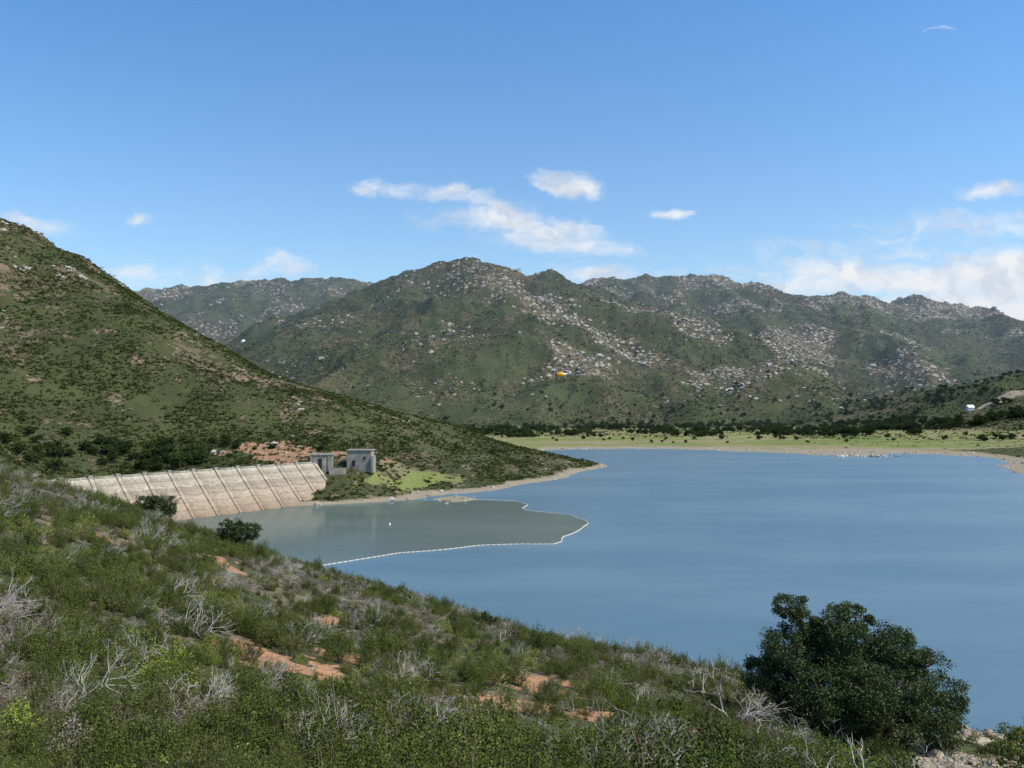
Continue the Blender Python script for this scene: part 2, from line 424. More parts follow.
bm_pts=BOOM+[(-40,404),(-90,415),(-200,330),(-140,250)]
tri=mathutils.geometry.tessellate_polygon([[Vector((p[0],p[1],0)) for p in bm_pts]])
me=bpy.data.meshes.new('sheltered_water')
me.from_pydata([(p[0],p[1],.02) for p in bm_pts],[],[tuple(t) for t in tri]);me.materials.append(M_calm);me.update()
for p in me.polygons:
    if p.normal.z<0: p.flip()
scene.collection.objects.link(bpy.data.objects.new('sheltered_water',me))

# floating boom
M_float=plain('boom_float',(.50,.48,.42),.6,.15,2)
M_cable=plain('steel_cable',(.2,.2,.2),.5,.1,2)
mb=MB();pp=np.array(BOOM,float)
seg=np.r_[0,np.cumsum(np.hypot(*np.diff(pp,axis=0).T))]
L=seg[-1];t=np.arange(0,L,1.9)
def at_(s): 
    q=np.array([np.interp(s,seg,pp[:,0]),np.interp(s,seg,pp[:,1])]);return q+np.array([.6*math.sin(s*.21)+.6*math.sin(s*.07),.8*math.sin(s*.17+1)+1.0*math.sin(s*.06)])
for s in t:
    a=at_(s);b=at_(min(s+1.7,L));
    mb.tube([(a[0],a[1],.1),(a[0]*.85+b[0]*.15,a[1]*.85+b[1]*.15,.12),(a[0]*.15+b[0]*.85,a[1]*.15+b[1]*.85,.12),(b[0],b[1],.1)],[.1,.24,.24,.1],7)
    c=at_(min(s+1.9,L));mb.tube([(b[0],b[1],.08),(c[0],c[1],.08)],[.05,.05],4,1)
mb.obj('floating_boom',[M_float,M_cable],True)
M_buoy=plain('buoy_white',(.75,.73,.68),.4,.08,2)
for k,(bx,by) in enumerate([(-51,324),(-59,236)]):
    mb=MB();mb.ell((bx,by,.2),(.5,.5,.4));mb.tube([(bx,by,.5),(bx,by,1.0),(bx,by,1.2)],[.12,.1,.05],8);mb.obj('marker_buoy',[M_buoy],True)

# ---------------------------------------------------------------- dam
def dam_mat():
    m,nt,_,_=newmat('weathered_dam_concrete')
    geo=N(nt,'ShaderNodeNewGeometry');P=geo.outputs['Position'];sp=N(nt,'ShaderNodeSeparateXYZ');nt.links.new(P,sp.inputs[0])
    n=noise(nt,.5,5,.65,P)
    mp=N(nt,'ShaderNodeMapping');mp.inputs['Scale'].default_value=(.9,.9,.06);nt.links.new(P,mp.inputs['Vector'])
    ns=noise(nt,1.0,5,.7,mp.outputs[0])
    zz=math_(nt,'ADD',sp.outputs[2],math_(nt,'MULTIPLY',math_(nt,'SUBTRACT',n,.5),1.6))
    cr=N(nt,'ShaderNodeValToRGB');nt.links.new(mrange(nt,zz,-1,20,0,1,False),cr.inputs[0])
    e=cr.color_ramp.elements;e[0].color=(.21,.155,.105,1);e[1].color=(.44,.39,.29,1)
    for p,c in ((.08,(.28,.20,.135)),(.25,(.35,.265,.18)),(.48,(.41,.325,.235)),(.60,(.29,.235,.175)),(.70,(.44,.38,.28)),(.82,(.32,.275,.205)),(.9,(.43,.38,.285))):
        q=e.new(p);q.color=(*c,1)
    c=mixc(nt,mrange(nt,ns,.45,.72,0,.65),cr.outputs[0],(.17,.135,.095))
    fr=math_(nt,'FRACT',math_(nt,'DIVIDE',sp.outputs[2],3.1))
    jl=mrange(nt,fr,.0,.12,.7,0)
    c=mixc(nt,jl,c,(.14,.11,.08))
    s=N(nt,'ShaderNodeVectorMath',operation='SCALE');nt.links.new(c,s.inputs[0]);nt.links.new(mrange(nt,n,.3,.7,.78,1.15,False),s.inputs['Scale'])
    principled(nt,s.outputs[0],.9,.15);return m
M_dam=dam_mat();M_conc=plain('pale_concrete',(.28,.255,.205),.9,.35,.35,.05)
M_dark=plain('dark_opening',(.03,.03,.03),.8,.1,1)
D=np.array([-.62,-.7846]);Nn=np.array([.7846,-.62]);C0=np.array([-107.,420.])
def dp(s,u,z): q=C0+D*s+Nn*u;return (q[0],q[1],z)
mb=MB();per=11.6;Ld=150;AD=4.8
ss=np.arange(0,Ld+.01,per/16);zs=np.linspace(-6,18.6,14)
V=[];
for z in zs:
    for s in ss:
        ph=(s%per)/per;arc=math.sqrt(max(0,1-(2*ph-1)**2))
        V.append(dp(s,(18.6-z)*1.18+AD*arc-2.8,z))
ns_=len(ss);Fq=[(a*ns_+b,a*ns_+b+1,(a+1)*ns_+b+1,(a+1)*ns_+b) for a in range(len(zs)-1) for b in range(ns_-1)]
mb.add(V,[f[::-1] for f in Fq],0)
V=[dp(0,-3.5,-6),dp(Ld,-3.5,-6),dp(Ld,-3.5,18.6),dp(0,-3.5,18.6)];mb.add(V,[(0,1,2,3)],0)
for s in np.arange(0,Ld+.1,per):   # buttress ribs
    w=.8
    prof=[(-1.2,18.9),(.2,18.9),((18.6+6)*1.18+.2,-6),((18.6+6)*1.18-4,-6)]
    V=[dp(s-w,u,z) for u,z in prof]+[dp(s+w,u,z) for u,z in prof]
    mb.add(V,[(0,1,2,3),(7,6,5,4),(0,4,5,1),(1,5,6,2),(2,6,7,3)],0)
    c=dp(s,-.6,19.2);mb.box(c,(1.9,1.8,1.5),1,math.atan2(D[1],D[0]))
rot=math.atan2(D[1],D[0])
for k,s in enumerate(np.arange(per/2,Ld,per)):
    mb.box(dp(s,-1.1,18.8),(per-2,3.6,.45),1,rot)
    V=[];nn=13
    for q in range(nn):
        ph=q/(nn-1);arc=math.sqrt(max(0,1-(2*ph-1)**2));ds=(ph-.5)*(per-2)
        for (u,z) in ((AD*arc-2.8+.05,18.2),(AD*arc-2.8+.05,19.5),(AD*arc-3.3,19.5),(AD*arc-3.3,18.2)): V.append(dp(s+ds,u,z))
    mb.add(V,[(q*4+j,(q+1)*4+j,(q+1)*4+(j+1)%4,q*4+(j+1)%4) for q in range(nn-1) for j in range(4)],0)
    for zl in (14.2,9.6):
        V=[]
        for q in range(nn):
            ph=q/(nn-1);arc=math.sqrt(max(0,1-(2*ph-1)**2));ds=(ph-.5)*(per-2);u0=(18.6-zl)*1.18+AD*arc-2.8
            for (u,z) in ((u0+.55,zl),(u0+.35,zl+.35),(u0-1.2,zl+.35),(u0-1.2,zl-.5),(u0+.9,zl-.5)): V.append(dp(s+ds,u,z))
        mb.add(V,[(q*5+j,(q+1)*5+j,(q+1)*5+(j+1)%5,q*5+(j+1)%5) for q in range(nn-1) for j in range(5)],0)
dam=mb.obj('multiple_arch_dam',[M_dam,M_conc])

# gate tower at the dam's right abutment
mb=MB()
mb.box((-104,424,15),(11.5,8,15.6),0,.12);mb.box((-104,424,23.1),(12.4,8.9,.6),0,.12)
mb.box((-104,419.88,17.5),(2.0,.3,7),1,.12)
for dx in (-4.6,4.6): mb.box((-104+dx,419.9+dx*.12,15),(1.0,.7,15),0,.12)
mb.tube([(-104,424,23.2),(-104,424,25.2)],[.12,.08],6)
mb.box((-94.5,420,11.5),(9,1.2,8.5),0,.25)
mb.obj('gate_tower',[M_conc,M_dark])
mb=MB()
mb.box((-84,430,19),(13.4,8,11.6),0,-.05);mb.box((-84,430,25.1),(14.2,8.8,.6),0,-.05)
mb.box((-87,425.9,18),(1.6,.3,3.2),1,-.05);mb.box((-81,425.65,21),(1.2,.3,1.2),1,-.05)
mb.box((-76.6,428,17.5),(1.2,7,9),0,-.05)
mb.tube([(-89,430,25.3),(-89,430,28.5)],[.12,.08],6)
for k in range(7): mb.tube([(-90+2*k,426,25.3),(-90+2*k,426,26.4)],[.05,.05],4)
mb.tube([(-90,426,26.4),(-78,425.6,26.4)],[.05,.05],4)
mb.obj('spillway_gatehouse',[M_conc,M_dark])
mb=MB()
mb.tube([(-94,428,12),(-94,428,23)],[.15,.1],6);mb.tube([(-95.3,428,22),(-92.7,428,22)],[.08,.08],5);mb.obj('utility_pole',[plain('pole_wood',(.12,.09,.06),.9,.2,2)])
# ---------------------------------------------------------------- small distant structures
def hz(x,y): return float(height(np.array([x]),np.array([y]))[0])
M_wpaint=plain('white_painted_metal',(.78,.78,.75),.4,.05,1)
best=None
for yy_ in range(1900,2320,20):
    xx_=-.348*yy_;zt=hz(xx_,yy_);e=abs((zt+4-50)/yy_*773-62)
    if best is None or e<best[0]: best=(e,xx_,yy_,zt)
_,x,y,z=best
mb=MB();mb.tube([(x,y,z-3),(x,y,z+3.5)],[5.5,5.5],20);mb.ell((x,y,z+6.5),(6.5,6.5,6.0),0,20,14);mb.tube([(x,y,z+12),(x,y,z+15)],[.2,.1],5)
mb.obj('radar_dome',[M_wpaint],True)
mb=MB();x,y=692,1168;z=hz(x,y)
mb.box((x,y,z+2.6),(9,7,6),0)
mb.add([(x-5,y-4,z+5.5),(x+5,y-4,z+5.5),(x+5,y+4,z+5.5),(x-5,y+4,z+5.5),(x-5,y,z+9.5),(x+5,y,z+9.5)],[(0,1,5,4),(2,3,4,5),(0,4,3,3),(1,2,5,5)],1)
mb.box((x-2.5,y-3.52,z+3.6),(1.4,.06,1.4),2);mb.box((x+2.5,y-3.52,z+3.6),(1.4,.06,1.4),2);mb.box((x,y-3.52,z+1.6),(1.2,.06,2.4),2)
mb.obj('white_house',[M_wpaint,M_wpaint,M_dark])

# helicopter
M_y=plain('yellow_paint',(.80,.36,.01),.35,.05,1,0,.5);M_gl=plain('canopy_glass',(.04,.05,.06),.1,.1,1,0,.6);M_wh=plain('white_tail_paint',(.75,.75,.75),.35,.05,1)
mb=MB();hx,hy,hzv=39,600,73.5
mb.ell((hx-1.2,hy,hzv),(4.1,1.7,1.9),0);mb.ell((hx-4.0,hy,hzv+.15),(1.5,1.15,1.15),1)
mb.ell((hx-1.0,hy,hzv+1.7),(1.9,.8,.6),0)
mb.tube([(hx+1.8,hy,hzv+.5),(hx+3.4,hy,hzv+.75),(hx+6.4,hy,hzv+1.0)],[1.0,.5,.25],10,2)
mb.box((hx+6.5,hy,hzv+1.7),(1.0,.14,2.2),2,0,.6);mb.box((hx+5.6,hy,hzv+.95),(.6,2.2,.08),2)
mb.tube([(hx-1,hy,hzv+2.1),(hx-1,hy,hzv+2.8)],[.15,.12],8,3)
for q in (0.3,1.35):
    c,s=math.cos(q)*5.4,math.sin(q)*5.4;mb.tube([(hx-1-c,hy-s,hzv+2.75),(hx-1,hy,hzv+2.8),(hx-1+c,hy+s,hzv+2.75)],[.08,.12,.08],4,3)
mb.tube([(hx+6.5,hy+.3,hzv+.2),(hx+6.5,hy+.3,hzv+2.2)],[.07,.07],4,3)
for sy in (-1.1,1.1):
    mb.tube([(hx-4.3,hy+sy,hzv-2.2),(hx-3.9,hy+sy,hzv-2.4),(hx+1,hy+sy,hzv-2.4)],[.09]*3,6,3)
    for dx in (-3,-.2): mb.tube([(hx+dx,hy+sy*.6,hzv-1.1),(hx+dx,hy+sy,hzv-2.4)],[.07,.07],5,3)
mb.obj('helicopter',[M_y,M_gl,M_wh,M_cable],True)

# ---------------------------------------------------------------- plant materials
G_dark=foliage('chamise_leaf',[(.058,.078,.018),(.095,.112,.031),(.072,.092,.022),(.128,.135,.044)],0)
G_mid=foliage('scrub_oak_leaf',[(.072,.104,.020),(.108,.136,.032),(.14,.162,.044)],0)
G_yel=foliage('yellow_green_leaf',[(.16,.205,.033),(.20,.23,.05),(.24,.25,.07)],0)
G_gray=foliage('sage_leaf',[(.18,.17,.115),(.24,.215,.155),(.20,.155,.10)],0)
G_oak=foliage('live_oak_leaf',[(.040,.062,.015),(.046,.069,.018),(.052,.075,.021)],.08,.5)
G_oak2=foliage('grove_oak_leaf',[(.028,.044,.014),(.040,.058,.018),(.062,.078,.024)],0)
G_bush=foliage('hillside_bush_leaf',[(.026,.041,.011),(.043,.060,.016),(.068,.083,.023),(.098,.105,.038)],0)
G_far=foliage('far_bush_leaf',[(.024,.039,.016),(.040,.057,.021),(.068,.083,.032)],0)
M_bark=plain('oak_bark',(.11,.085,.06),.9,.3,3)
M_dead=plain('dead_branch_wood',(.38,.34,.29),.9,.2,5)
M_twig=plain('brown_twig',(.13,.095,.065),.9,.2,5)
def rock_mat(name,c1,c2):
    m,nt,_,_=newmat(name)
    oi=N(nt,'ShaderNodeObjectInfo');tc=N(nt,'ShaderNodeTexCoord')
    n=noise(nt,2,5,.7,tc.outputs['Object'])
    c=mixc(nt,mrange(nt,n,.35,.65),c1,c2)
    s=N(nt,'ShaderNodeVectorMath',operation='SCALE');nt.links.new(c,s.inputs[0]);nt.links.new(mrange(nt,oi.outputs['Random'],0,1,.75,1.2,False),s.inputs['Scale'])
    principled(nt,s.outputs[0],.9,.15);return m
M_rock=rock_mat('granite',(.28,.25,.205),(.50,.46,.39));M_rock2=rock_mat('weathered_stone',(.22,.175,.12),(.40,.345,.26))

def coll(name): return bpy.data.collections.new(name)
def sprig_shrub(name,mat,nsp,nl,lsize,hgt=1.1,spread=.75,twig=True,seed=0,up=.6,flat=1.0):
    r=np.random.default_rng(seed);mb=MB();C=[]
    mounds=[(r.uniform(-.5,.5)*spread,r.uniform(-.5,.5)*spread,r.uniform(.6,1.1),r.uniform(.35,.6)*spread) for _ in range(4)]
    for k in range(nsp):
        mx_,my_,mh,mr=mounds[k%4]
        a=r.uniform(0,2*math.pi);f=math.sqrt(r.uniform(0,1))
        tip=np.array([mx_+math.cos(a)*f*mr,my_+math.sin(a)*f*mr,hgt*mh*(1-.6*f*f)*r.uniform(.75,1.12)])
        base=np.array([tip[0]*.35,tip[1]*.35,0.])
        mid=base*.4+tip*.6+r.normal(size=3)*.05;mid[2]*=.9
        t=r.uniform(.35,1.02,nl)[:,None]
        Pq=(1-t)**2*base+2*t*(1-t)*mid+t*t*tip+r.normal(size=(nl,3))*(.055*(1.25-t))*np.array([1,1,.8])
        C.append(Pq)
        if twig and k%4==0: mb.tube([base,mid*.97,tip],[.012,.008,.004],3,1,False)
    mb.leaves(np.concatenate(C),lsize,0,up,.45,r)
    return mb.obj(name,[mat,M_twig],link=False)
def dead_shrub(name,seed,h=1.2,mat=None,n0=7,thick=.022):
    r=np.random.default_rng(seed);mb=MB()
    def br(p,d,l,rad,lv):
        q=p+d*l*.5+r.normal(size=3)*l*.07;e=q+(d+r.normal(size=3)*.25)*l*.5
        mb.tube([p,q,e],[rad,rad*.8,rad*.55],3 if lv>0 else 5,0,False)
        if lv<4 and rad>.0025:
            for _ in range(2+(r.random()<.55)):
                nd=d+r.normal(size=3)*.55;nd[2]+=.12;nd/=np.linalg.norm(nd);br(e,nd,l*r.uniform(.55,.8),rad*.6,lv+1)
    for k in range(n0):
        a=r.uniform(0,2*math.pi);d=np.array([math.cos(a)*.7,math.sin(a)*.7,.8]);d/=np.linalg.norm(d)
        br(np.array([0,0,-.05]),d,h*.38,thick,0)
    return mb.obj(name,[mat or M_dead],link=False)
def blob_bush(name,mat,n,ls,seed,lobes=5,hh=.8):
    r=np.random.default_rng(seed);mb=MB();C=[]
    cs=[(r.normal()*.45,r.normal()*.45,r.uniform(.2,.55)*hh) for _ in range(lobes)]
    for c in cs:
        d=r.normal(size=(n//lobes,3));d/=np.linalg.norm(d,axis=1)[:,None];d*=(r.uniform(.25,.62)*r.uniform(.7,1.05,n//lobes))[:,None];d[:,2]*=hh
        C.append(d+np.array(c))
    C=np.concatenate(C);C[:,2]=np.abs(C[:,2])
    mb.leaves(C,ls,0,.2,.8,r);return mb.obj(name,[mat],link=False)
def rock_obj(name,seed,link=False,sub=3,mat=None):
    import bmesh
    bm=bmesh.new();bmesh.ops.create_icosphere(bm,subdivisions=sub,radius=1)
    r=random.Random(seed);pl=[(Vector((r.gauss(0,1),r.gauss(0,1),r.gauss(0,1))).normalized(),r.uniform(.55,.9)) for _ in range(9)]
    from mathutils import noise as mn
    for v in bm.verts:
        for nrm,dd in pl:
            k=v.co.dot(nrm)
            if k>dd: v.co-=nrm*(k-dd)*.9
        v.co+=v.co.normalized()*mn.noise(v.co*1.7+Vector((seed,0,0)))*.2
        v.co.z*=.7
    me=bpy.data.meshes.new(name);bm.to_mesh(me);bm.free();me.materials.append(mat or M_rock)
    for p in me.polygons:p.use_smooth=False
    return bpy.data.objects.new(name,me)

def instancer(name,P,rot,scl,idx,col):
    me=bpy.data.meshes.new(name);me.vertices.add(len(P));me.vertices.foreach_set('co',np.asarray(P,np.float32).ravel())
    a=me.attributes.new('i_rot','FLOAT_VECTOR','POINT');a.data.foreach_set('vector',np.asarray(rot,np.float32).ravel())
    a=me.attributes.new('i_scl','FLOAT_VECTOR','POINT');a.data.foreach_set('vector',np.asarray(scl,np.float32).ravel())
    a=me.attributes.new('i_idx','INT','POINT');a.data.foreach_set('value',np.asarray(idx,np.int32))
    ob=bpy.data.objects.new(name,me);scene.collection.objects.link(ob)
    ng=bpy.data.node_groups.new(name+'_scatter','GeometryNodeTree')
    ng.interface.new_socket('Geometry',in_out='INPUT',socket_type='NodeSocketGeometry');ng.interface.new_socket('Geometry',in_out='OUTPUT',socket_type='NodeSocketGeometry')
    gi=ng.nodes.new('NodeGroupInput');go=ng.nodes.new('NodeGroupOutput');ip=ng.nodes.new('GeometryNodeInstanceOnPoints')
    ci=ng.nodes.new('GeometryNodeCollectionInfo');ci.inputs['Collection'].default_value=col;ci.inputs['Separate Children'].default_value=True;ci.inputs['Reset Children'].default_value=True
    def na_(n,t):
        q=ng.nodes.new('GeometryNodeInputNamedAttribute');q.data_type=t;q.inputs['Name'].default_value=n;return q.outputs[0]
    ng.links.new(gi.outputs[0],ip.inputs['Points']);ng.links.new(ci.outputs[0],ip.inputs['Instance']);ip.inputs['Pick Instance'].default_value=True
    ng.links.new(na_('i_idx','INT'),ip.inputs['Instance Index']);ng.links.new(na_('i_rot','FLOAT_VECTOR'),ip.inputs['Rotation']);ng.links.new(na_('i_scl','FLOAT_VECTOR'),ip.inputs['Scale'])
    ng.links.new(ip.outputs[0],go.inputs[0])
    md=ob.modifiers.new('scatter','NODES');md.node_group=ng
    return ob
def fill(col,obs):
    for k,o in enumerate(obs):
        o.name='p%02d_'%k+o.name;col.objects.link(o)

# ---------------------------------------------------------------- near chaparral
c1=coll('chaparral_plants')
protos=[]
for k in range(3): protos.append(sprig_shrub('chamise',G_dark,74,38,.046,1.15,.8,True,k))       #0-2
for k in range(2): protos.append(sprig_shrub('scrub_oak',G_mid,70,40,.048,1.25,.8,True,10+k,.1))  #3-4
protos.append(sprig_shrub('yellow_green_shrub',G_yel,50,30,.048,.85,.6,True,20))                   #5
protos.append(sprig_shrub('yellow_green_shrub',G_yel,46,28,.05,.65,.7,True,21))                   #6
for k in range(2): protos.append(sprig_shrub('sage',G_gray,60,24,.042,.75,.65,True,30+k))         #7-8
for k in range(3): protos.append(dead_shrub('dead_shrub',40+k,1.3,n0=6))                             #9-11
protos.append(dead_shrub('dead_shrub',47,.8,M_twig,9,.014))                                      #12
# fine needle-leaved version for the plants closest to the viewer
for k in range(2): protos.append(sprig_shrub('chamise_fine',G_dark,95,75,.030,1.1,.8,True,50+k,1.2)) #13-14
protos.append(sprig_shrub('scrub_fine',G_mid,90,70,.032,1.1,.8,True,55,.6))                          #15
fill(c1,protos)
n=14500
a=np.radians(rng.uniform(-42,42,n));r=np.sqrt(rng.uniform(4.2**2,125**2,n))
x=r*np.sin(a);y=r*np.cos(a);z=height(x,y);so,ve,ro=fields(x,y,z)
keep=(rng.random(n)<ve*1.2)&(z>1.2)
x,y,z,r,ve=[q[keep] for q in (x,y,z,r,ve)]
n2=1500;a=np.radians(rng.uniform(-42,42,n2));rr=np.sqrt(rng.uniform(4.5**2,40**2,n2));xx=rr*np.sin(a);yy=rr*np.cos(a);zz=height(xx,yy);_,vv,_=fields(xx,yy,zz);k=rng.random(n2)<vv
x=np.r_[x,xx[k]];y=np.r_[y,yy[k]];z=np.r_[z,zz[k]];r=np.r_[r,rr[k]];ve=np.r_[ve,vv[k]]
n=len(x)
pa=fbm(x/7,y/7,3,201);pb=fbm(x/11,y/11,3,211);u=rng.random(n)
idx=rng.integers(0,3,n)
idx=np.where((pa>.12)&(u<.65),rng.integers(3,5,n),idx)
idx=np.where(r<17,np.where(idx>=3,15,rng.integers(13,15,n)),idx)
yl=(pb>.25)&(u<.5)|(u>.968);idx=np.where(yl,rng.integers(5,7,n),idx)
gy_=((pb<-.22)&(u<.6))|((u>.90)&(u<.965));gy_|=(x>-15)&(r>55)&(rng.random(n)<.35);idx=np.where(gy_,rng.integers(7,9,n),idx)
dd=(rng.random(n)<.06)|((pb<-.25)&(rng.random(n)<.13));idx=np.where(dd,rng.integers(9,13,n),idx)
sc=rng.lognormal(-.16,.30,n)*(1+.45*fbm(x/5,y/5,2,221))*np.where(ve<.4,.6,1)
sc=np.clip(sc,.35,1.8);sc=np.where(r<9,np.minimum(sc,.7),sc)
for (px_,py_,w_) in ((-10,33,3.5),(-1,32.5,5),(7,33,5),(22,35,5),(20,32,5)):
    f=np.hypot((x-px_)/w_,(y-py_)/4.5)<1;sc=np.where(f,sc*.65,sc)
S3=np.c_[sc*rng.uniform(.9,1.3,n),sc*rng.uniform(.9,1.3,n),sc*rng.uniform(.8,1.15,n)]
rot=np.c_[rng.normal(0,.1,n),rng.normal(0,.1,n),rng.uniform(0,6.28,n)]
instancer('chaparral_shrubs',np.c_[x,y,z-.08],rot,S3,idx,c1)
print('near shrubs',n)
# ---------------------------------------------------------------- hillside bushes (mid distance)
c2=coll('hillside_bush_plants');fill(c2,[blob_bush('bush',G_bush,90,.34,60+k) for k in range(5)])
n=115000
x=rng.uniform(-540,110,n);y=rng.uniform(250,760,n);z=height(x,y);so,ve,ro=fields(x,y,z)
pp_=fbm(x/26,y/26,4,231)
keep=(z>1.6)&(rng.random(n)<np.clip(ve*(.75+pp_*1.3),0,1))&((x/y)>-.80)
x,y,z,pp_=[q[keep] for q in (x,y,z,pp_)]
xr=rng.uniform(370,800,4000);yr=rng.uniform(350,1100,4000);zr=height(xr,yr);_,vr,_=fields(xr,yr,zr);k=(zr>1.5)&(rng.random(4000)<vr)
x=np.r_[x,xr[k]];y=np.r_[y,yr[k]];z=np.r_[z,zr[k]];n=len(x)
s=rng.uniform(.55,1.3,n)*np.where(rng.random(n)<.04,1.8,1)
instancer('hillside_bushes',np.c_[x,y,z-.15],np.c_[np.zeros(n),np.zeros(n),rng.uniform(0,6.28,n)],np.c_[s*1.15,s*1.15,s],rng.integers(0,5,n),c2)
print('mid',n)
# ---------------------------------------------------------------- mountain bushes + boulders
c3=coll('mountain_bush_plants');fill(c3,[blob_bush('mountain_bush',G_far,44,.5,80+k,4) for k in range(4)])
n=150000
a=np.radians(rng.uniform(-36,38,n));r=np.exp(rng.uniform(math.log(1080),math.log(3750),n));x=r*np.sin(a);y=r*np.cos(a);z=height(x,y);so,ve,ro=fields(x,y,z)
cl=fbm(x/45,y/45,4,241)
keep=(z>3)&(rng.random(n)<np.clip(ve*(.68+cl*1.5),0,1))
x,y,z,r=[q[keep] for q in (x,y,z,r)];n=len(x)
s=rng.uniform(1.2,2.7,n)*(r/1900)**.6
instancer('mountain_bushes',np.c_[x,y,z-.3],np.c_[np.zeros(n),np.zeros(n),rng.uniform(0,6.28,n)],np.c_[s*1.25,s*1.25,s],rng.integers(0,4,n),c3)
print('far',n)
c4=coll('granite_rocks');fill(c4,[rock_obj('granite_rock',k,sub=2) for k in range(5)])
n=230000
a=np.radians(rng.uniform(-36,38,n));r=np.exp(rng.uniform(math.log(1100),math.log(3700),n));x=r*np.sin(a);y=r*np.cos(a);z=height(x,y);so,ve,ro=fields(x,y,z)
keep=(rng.random(n)<ro**1.3*.40)
x,y,z,r=[q[keep] for q in (x,y,z,r)]
s=np.clip(rng.lognormal(.45,.58,len(x)),.6,8)*(r/2200)**.5
n5=60000;x5=rng.uniform(-520,60,n5);y5=rng.uniform(380,740,n5);z5=height(x5,y5);_,_,r5=fields(x5,y5,z5);k=(rng.random(n5)<r5*.10);x5,y5,z5=x5[k],y5[k],z5[k];s5=np.clip(rng.lognormal(-.5,.45,len(x5)),.3,1.8)
n6=30000;x6=rng.uniform(-100,560,n6);y6=rng.uniform(385,900,n6);z6=height(x6,y6);k=(z6>-.3)&(z6<1.1)&(rng.random(n6)<.28);x6,y6,z6=x6[k],y6[k],z6[k];s6=np.clip(rng.lognormal(-.6,.5,len(x6)),.2,1.6)
n7=70;x7=rng.normal(345,11,n7);y7=rng.normal(752,3,n7);z7=np.maximum(height(x7,y7),-.2);s7=rng.uniform(.8,2.6,n7)
x=np.r_[x,x5,x6,x7];y=np.r_[y,y5,y6,y7];z=np.r_[z,z5,z6,z7];s=np.r_[s,s5,s6,s7];n=len(x)
instancer('granite_boulders',np.c_[x,y,z+s*.15],np.c_[rng.normal(0,.3,n),rng.normal(0,.3,n),rng.uniform(0,6.28,n)],np.c_[s*rng.uniform(.8,1.5,n),s*rng.uniform(.8,1.5,n),s*rng.uniform(.7,1.2,n)],rng.integers(0,5,n),c4)
print('rocks',n)
c5=coll('near_rocks');fill(c5,[rock_obj('slope_rock',20+k,sub=4,mat=M_rock2) for k in range(4)])
n=150;x=np.r_[rng.normal(26,3.0,n),rng.normal(36,2.5,60),rng.normal(-4,9,25)];y=np.r_[rng.normal(44.5,4,n),rng.normal(58,3,60),rng.normal(37.5,1.5,25)];z=height(x,y)
s=np.clip(rng.lognormal(-1.75,.65,len(x)),.05,.6);s[n:n+60]*=1.9;s[n+60:]*=.5;n=len(x)
instancer('slope_rocks',np.c_[x,y,z+s*.1],np.c_[rng.normal(0,.3,n),rng.normal(0,.3,n),rng.uniform(0,6.28,n)],np.c_[s*1.2,s,s*.9],rng.integers(0,4,n),c5)

# ---------------------------------------------------------------- oak trees
def tree(name,lobes,base,leaf,clumps,per_,seed,trunk=.35,link=True,mat=G_oak,clr=(.45,.8)):
    r=np.random.default_rng(seed);mb=MB();base=np.array(base,float);C=[]
    for (dx,dy,dz,rad) in lobes:
        c=np.array([dx,dy,dz])
        k1=np.array([dx*.15,dy*.15,dz*.35])+r.normal(size=3)*.1;k2=np.array([dx*.6,dy*.6,dz*.75])+r.normal(size=3)*.15
        mb.tube([np.array([0,0,-.4]),k1,k2,c],[trunk,trunk*.55,trunk*.3,trunk*.1],7,1,False)
        nc=max(6,int(clumps*(rad/2)**2))
        for _ in range(nc):
            d=r.normal(size=3);d/=np.linalg.norm(d);cc=c+d*rad*r.uniform(.6,1.0)*np.array([1,1,.85])
            if cc[2]<.15: cc[2]=r.uniform(.15,.6)
            cr_=r.uniform(*clr)*min(1,rad/1.8)
            if r.random()<.5: mb.tube([c,(c+cc)/2+r.normal(size=3)*.08,cc],[trunk*.12,trunk*.07,.012],4,1,False)
            q=r.normal(size=(per_,3));q/=np.linalg.norm(q,axis=1)[:,None];q*=(cr_*r.uniform(.35,1.1,per_))[:,None];q[:,2]*=.7
            C.append(cc+q)
    mb.leaves(np.concatenate(C),leaf,0,.1,.65,r)
    for q in mb.V: q+=base
    return mb.obj(name,[mat,M_bark],link=link)
lob=[(-4.2,0,9.4,1.1),(-3.5,.4,8.3,1.3),(-4.9,-.5,6.9,1.5),(-6.1,.5,5.2,1.4),(-1.2,0,8.2,1.6),(.2,.8,8.6,1.1),(2.0,-.3,7.0,1.5),(2.7,1.5,6.0,1.8),(4.3,0,5.6,1.5),(5.3,-.4,4.0,1.4),(-2.4,.3,6.6,1.5),
(-3.2,-1.6,4.6,2.0),(-.6,-2.2,5.0,1.9),(1.0,-2.0,2.8,2.0),(3.6,-1.3,3.2,1.9),(-5.3,-1,3.2,1.4),(-2.3,-2.6,2.2,1.6),(4.9,-.6,1.8,1.4),(-.6,3,5.6,2.2),(-3.6,2.5,4.4,2.0),(2.2,3,4.0,2.0),(-.6,0,5.2,2.3),(2.4,-1.2,4.8,1.7)]
bx,by=22.2,50
tree('oak_tree',lob,(bx,by,hz(bx,by)-.5),.125,58,190,5,.42,clr=(.45,.78))
def rl(r,R,H,n): 
    return [(r.uniform(-1,1)*R*.6,r.uniform(-1,1)*R*.6,H*r.uniform(.35,.78),R*r.uniform(.35,.6)) for _ in range(n)]
r_=np.random.default_rng(3)
for (x,y,R_,H_) in [(-34.3,98,2.6,4.4),(-46.5,100,3.0,3.4),(-3,86,1.4,2.0)]:
    tree('oak_tree',rl(r_,R_,H_,10),(x,y,hz(x,y)-.5),.16,60,55,int(abs(x*3)),.18,clr=(.35,.6))
x,y=26.2,39.5
tree('scrub_oak_bush',rl(r_,2.3,3.2,9),(x,y,hz(x,y)-.2),.10,60,75,77,.08,mat=G_mid,clr=(.3,.5))
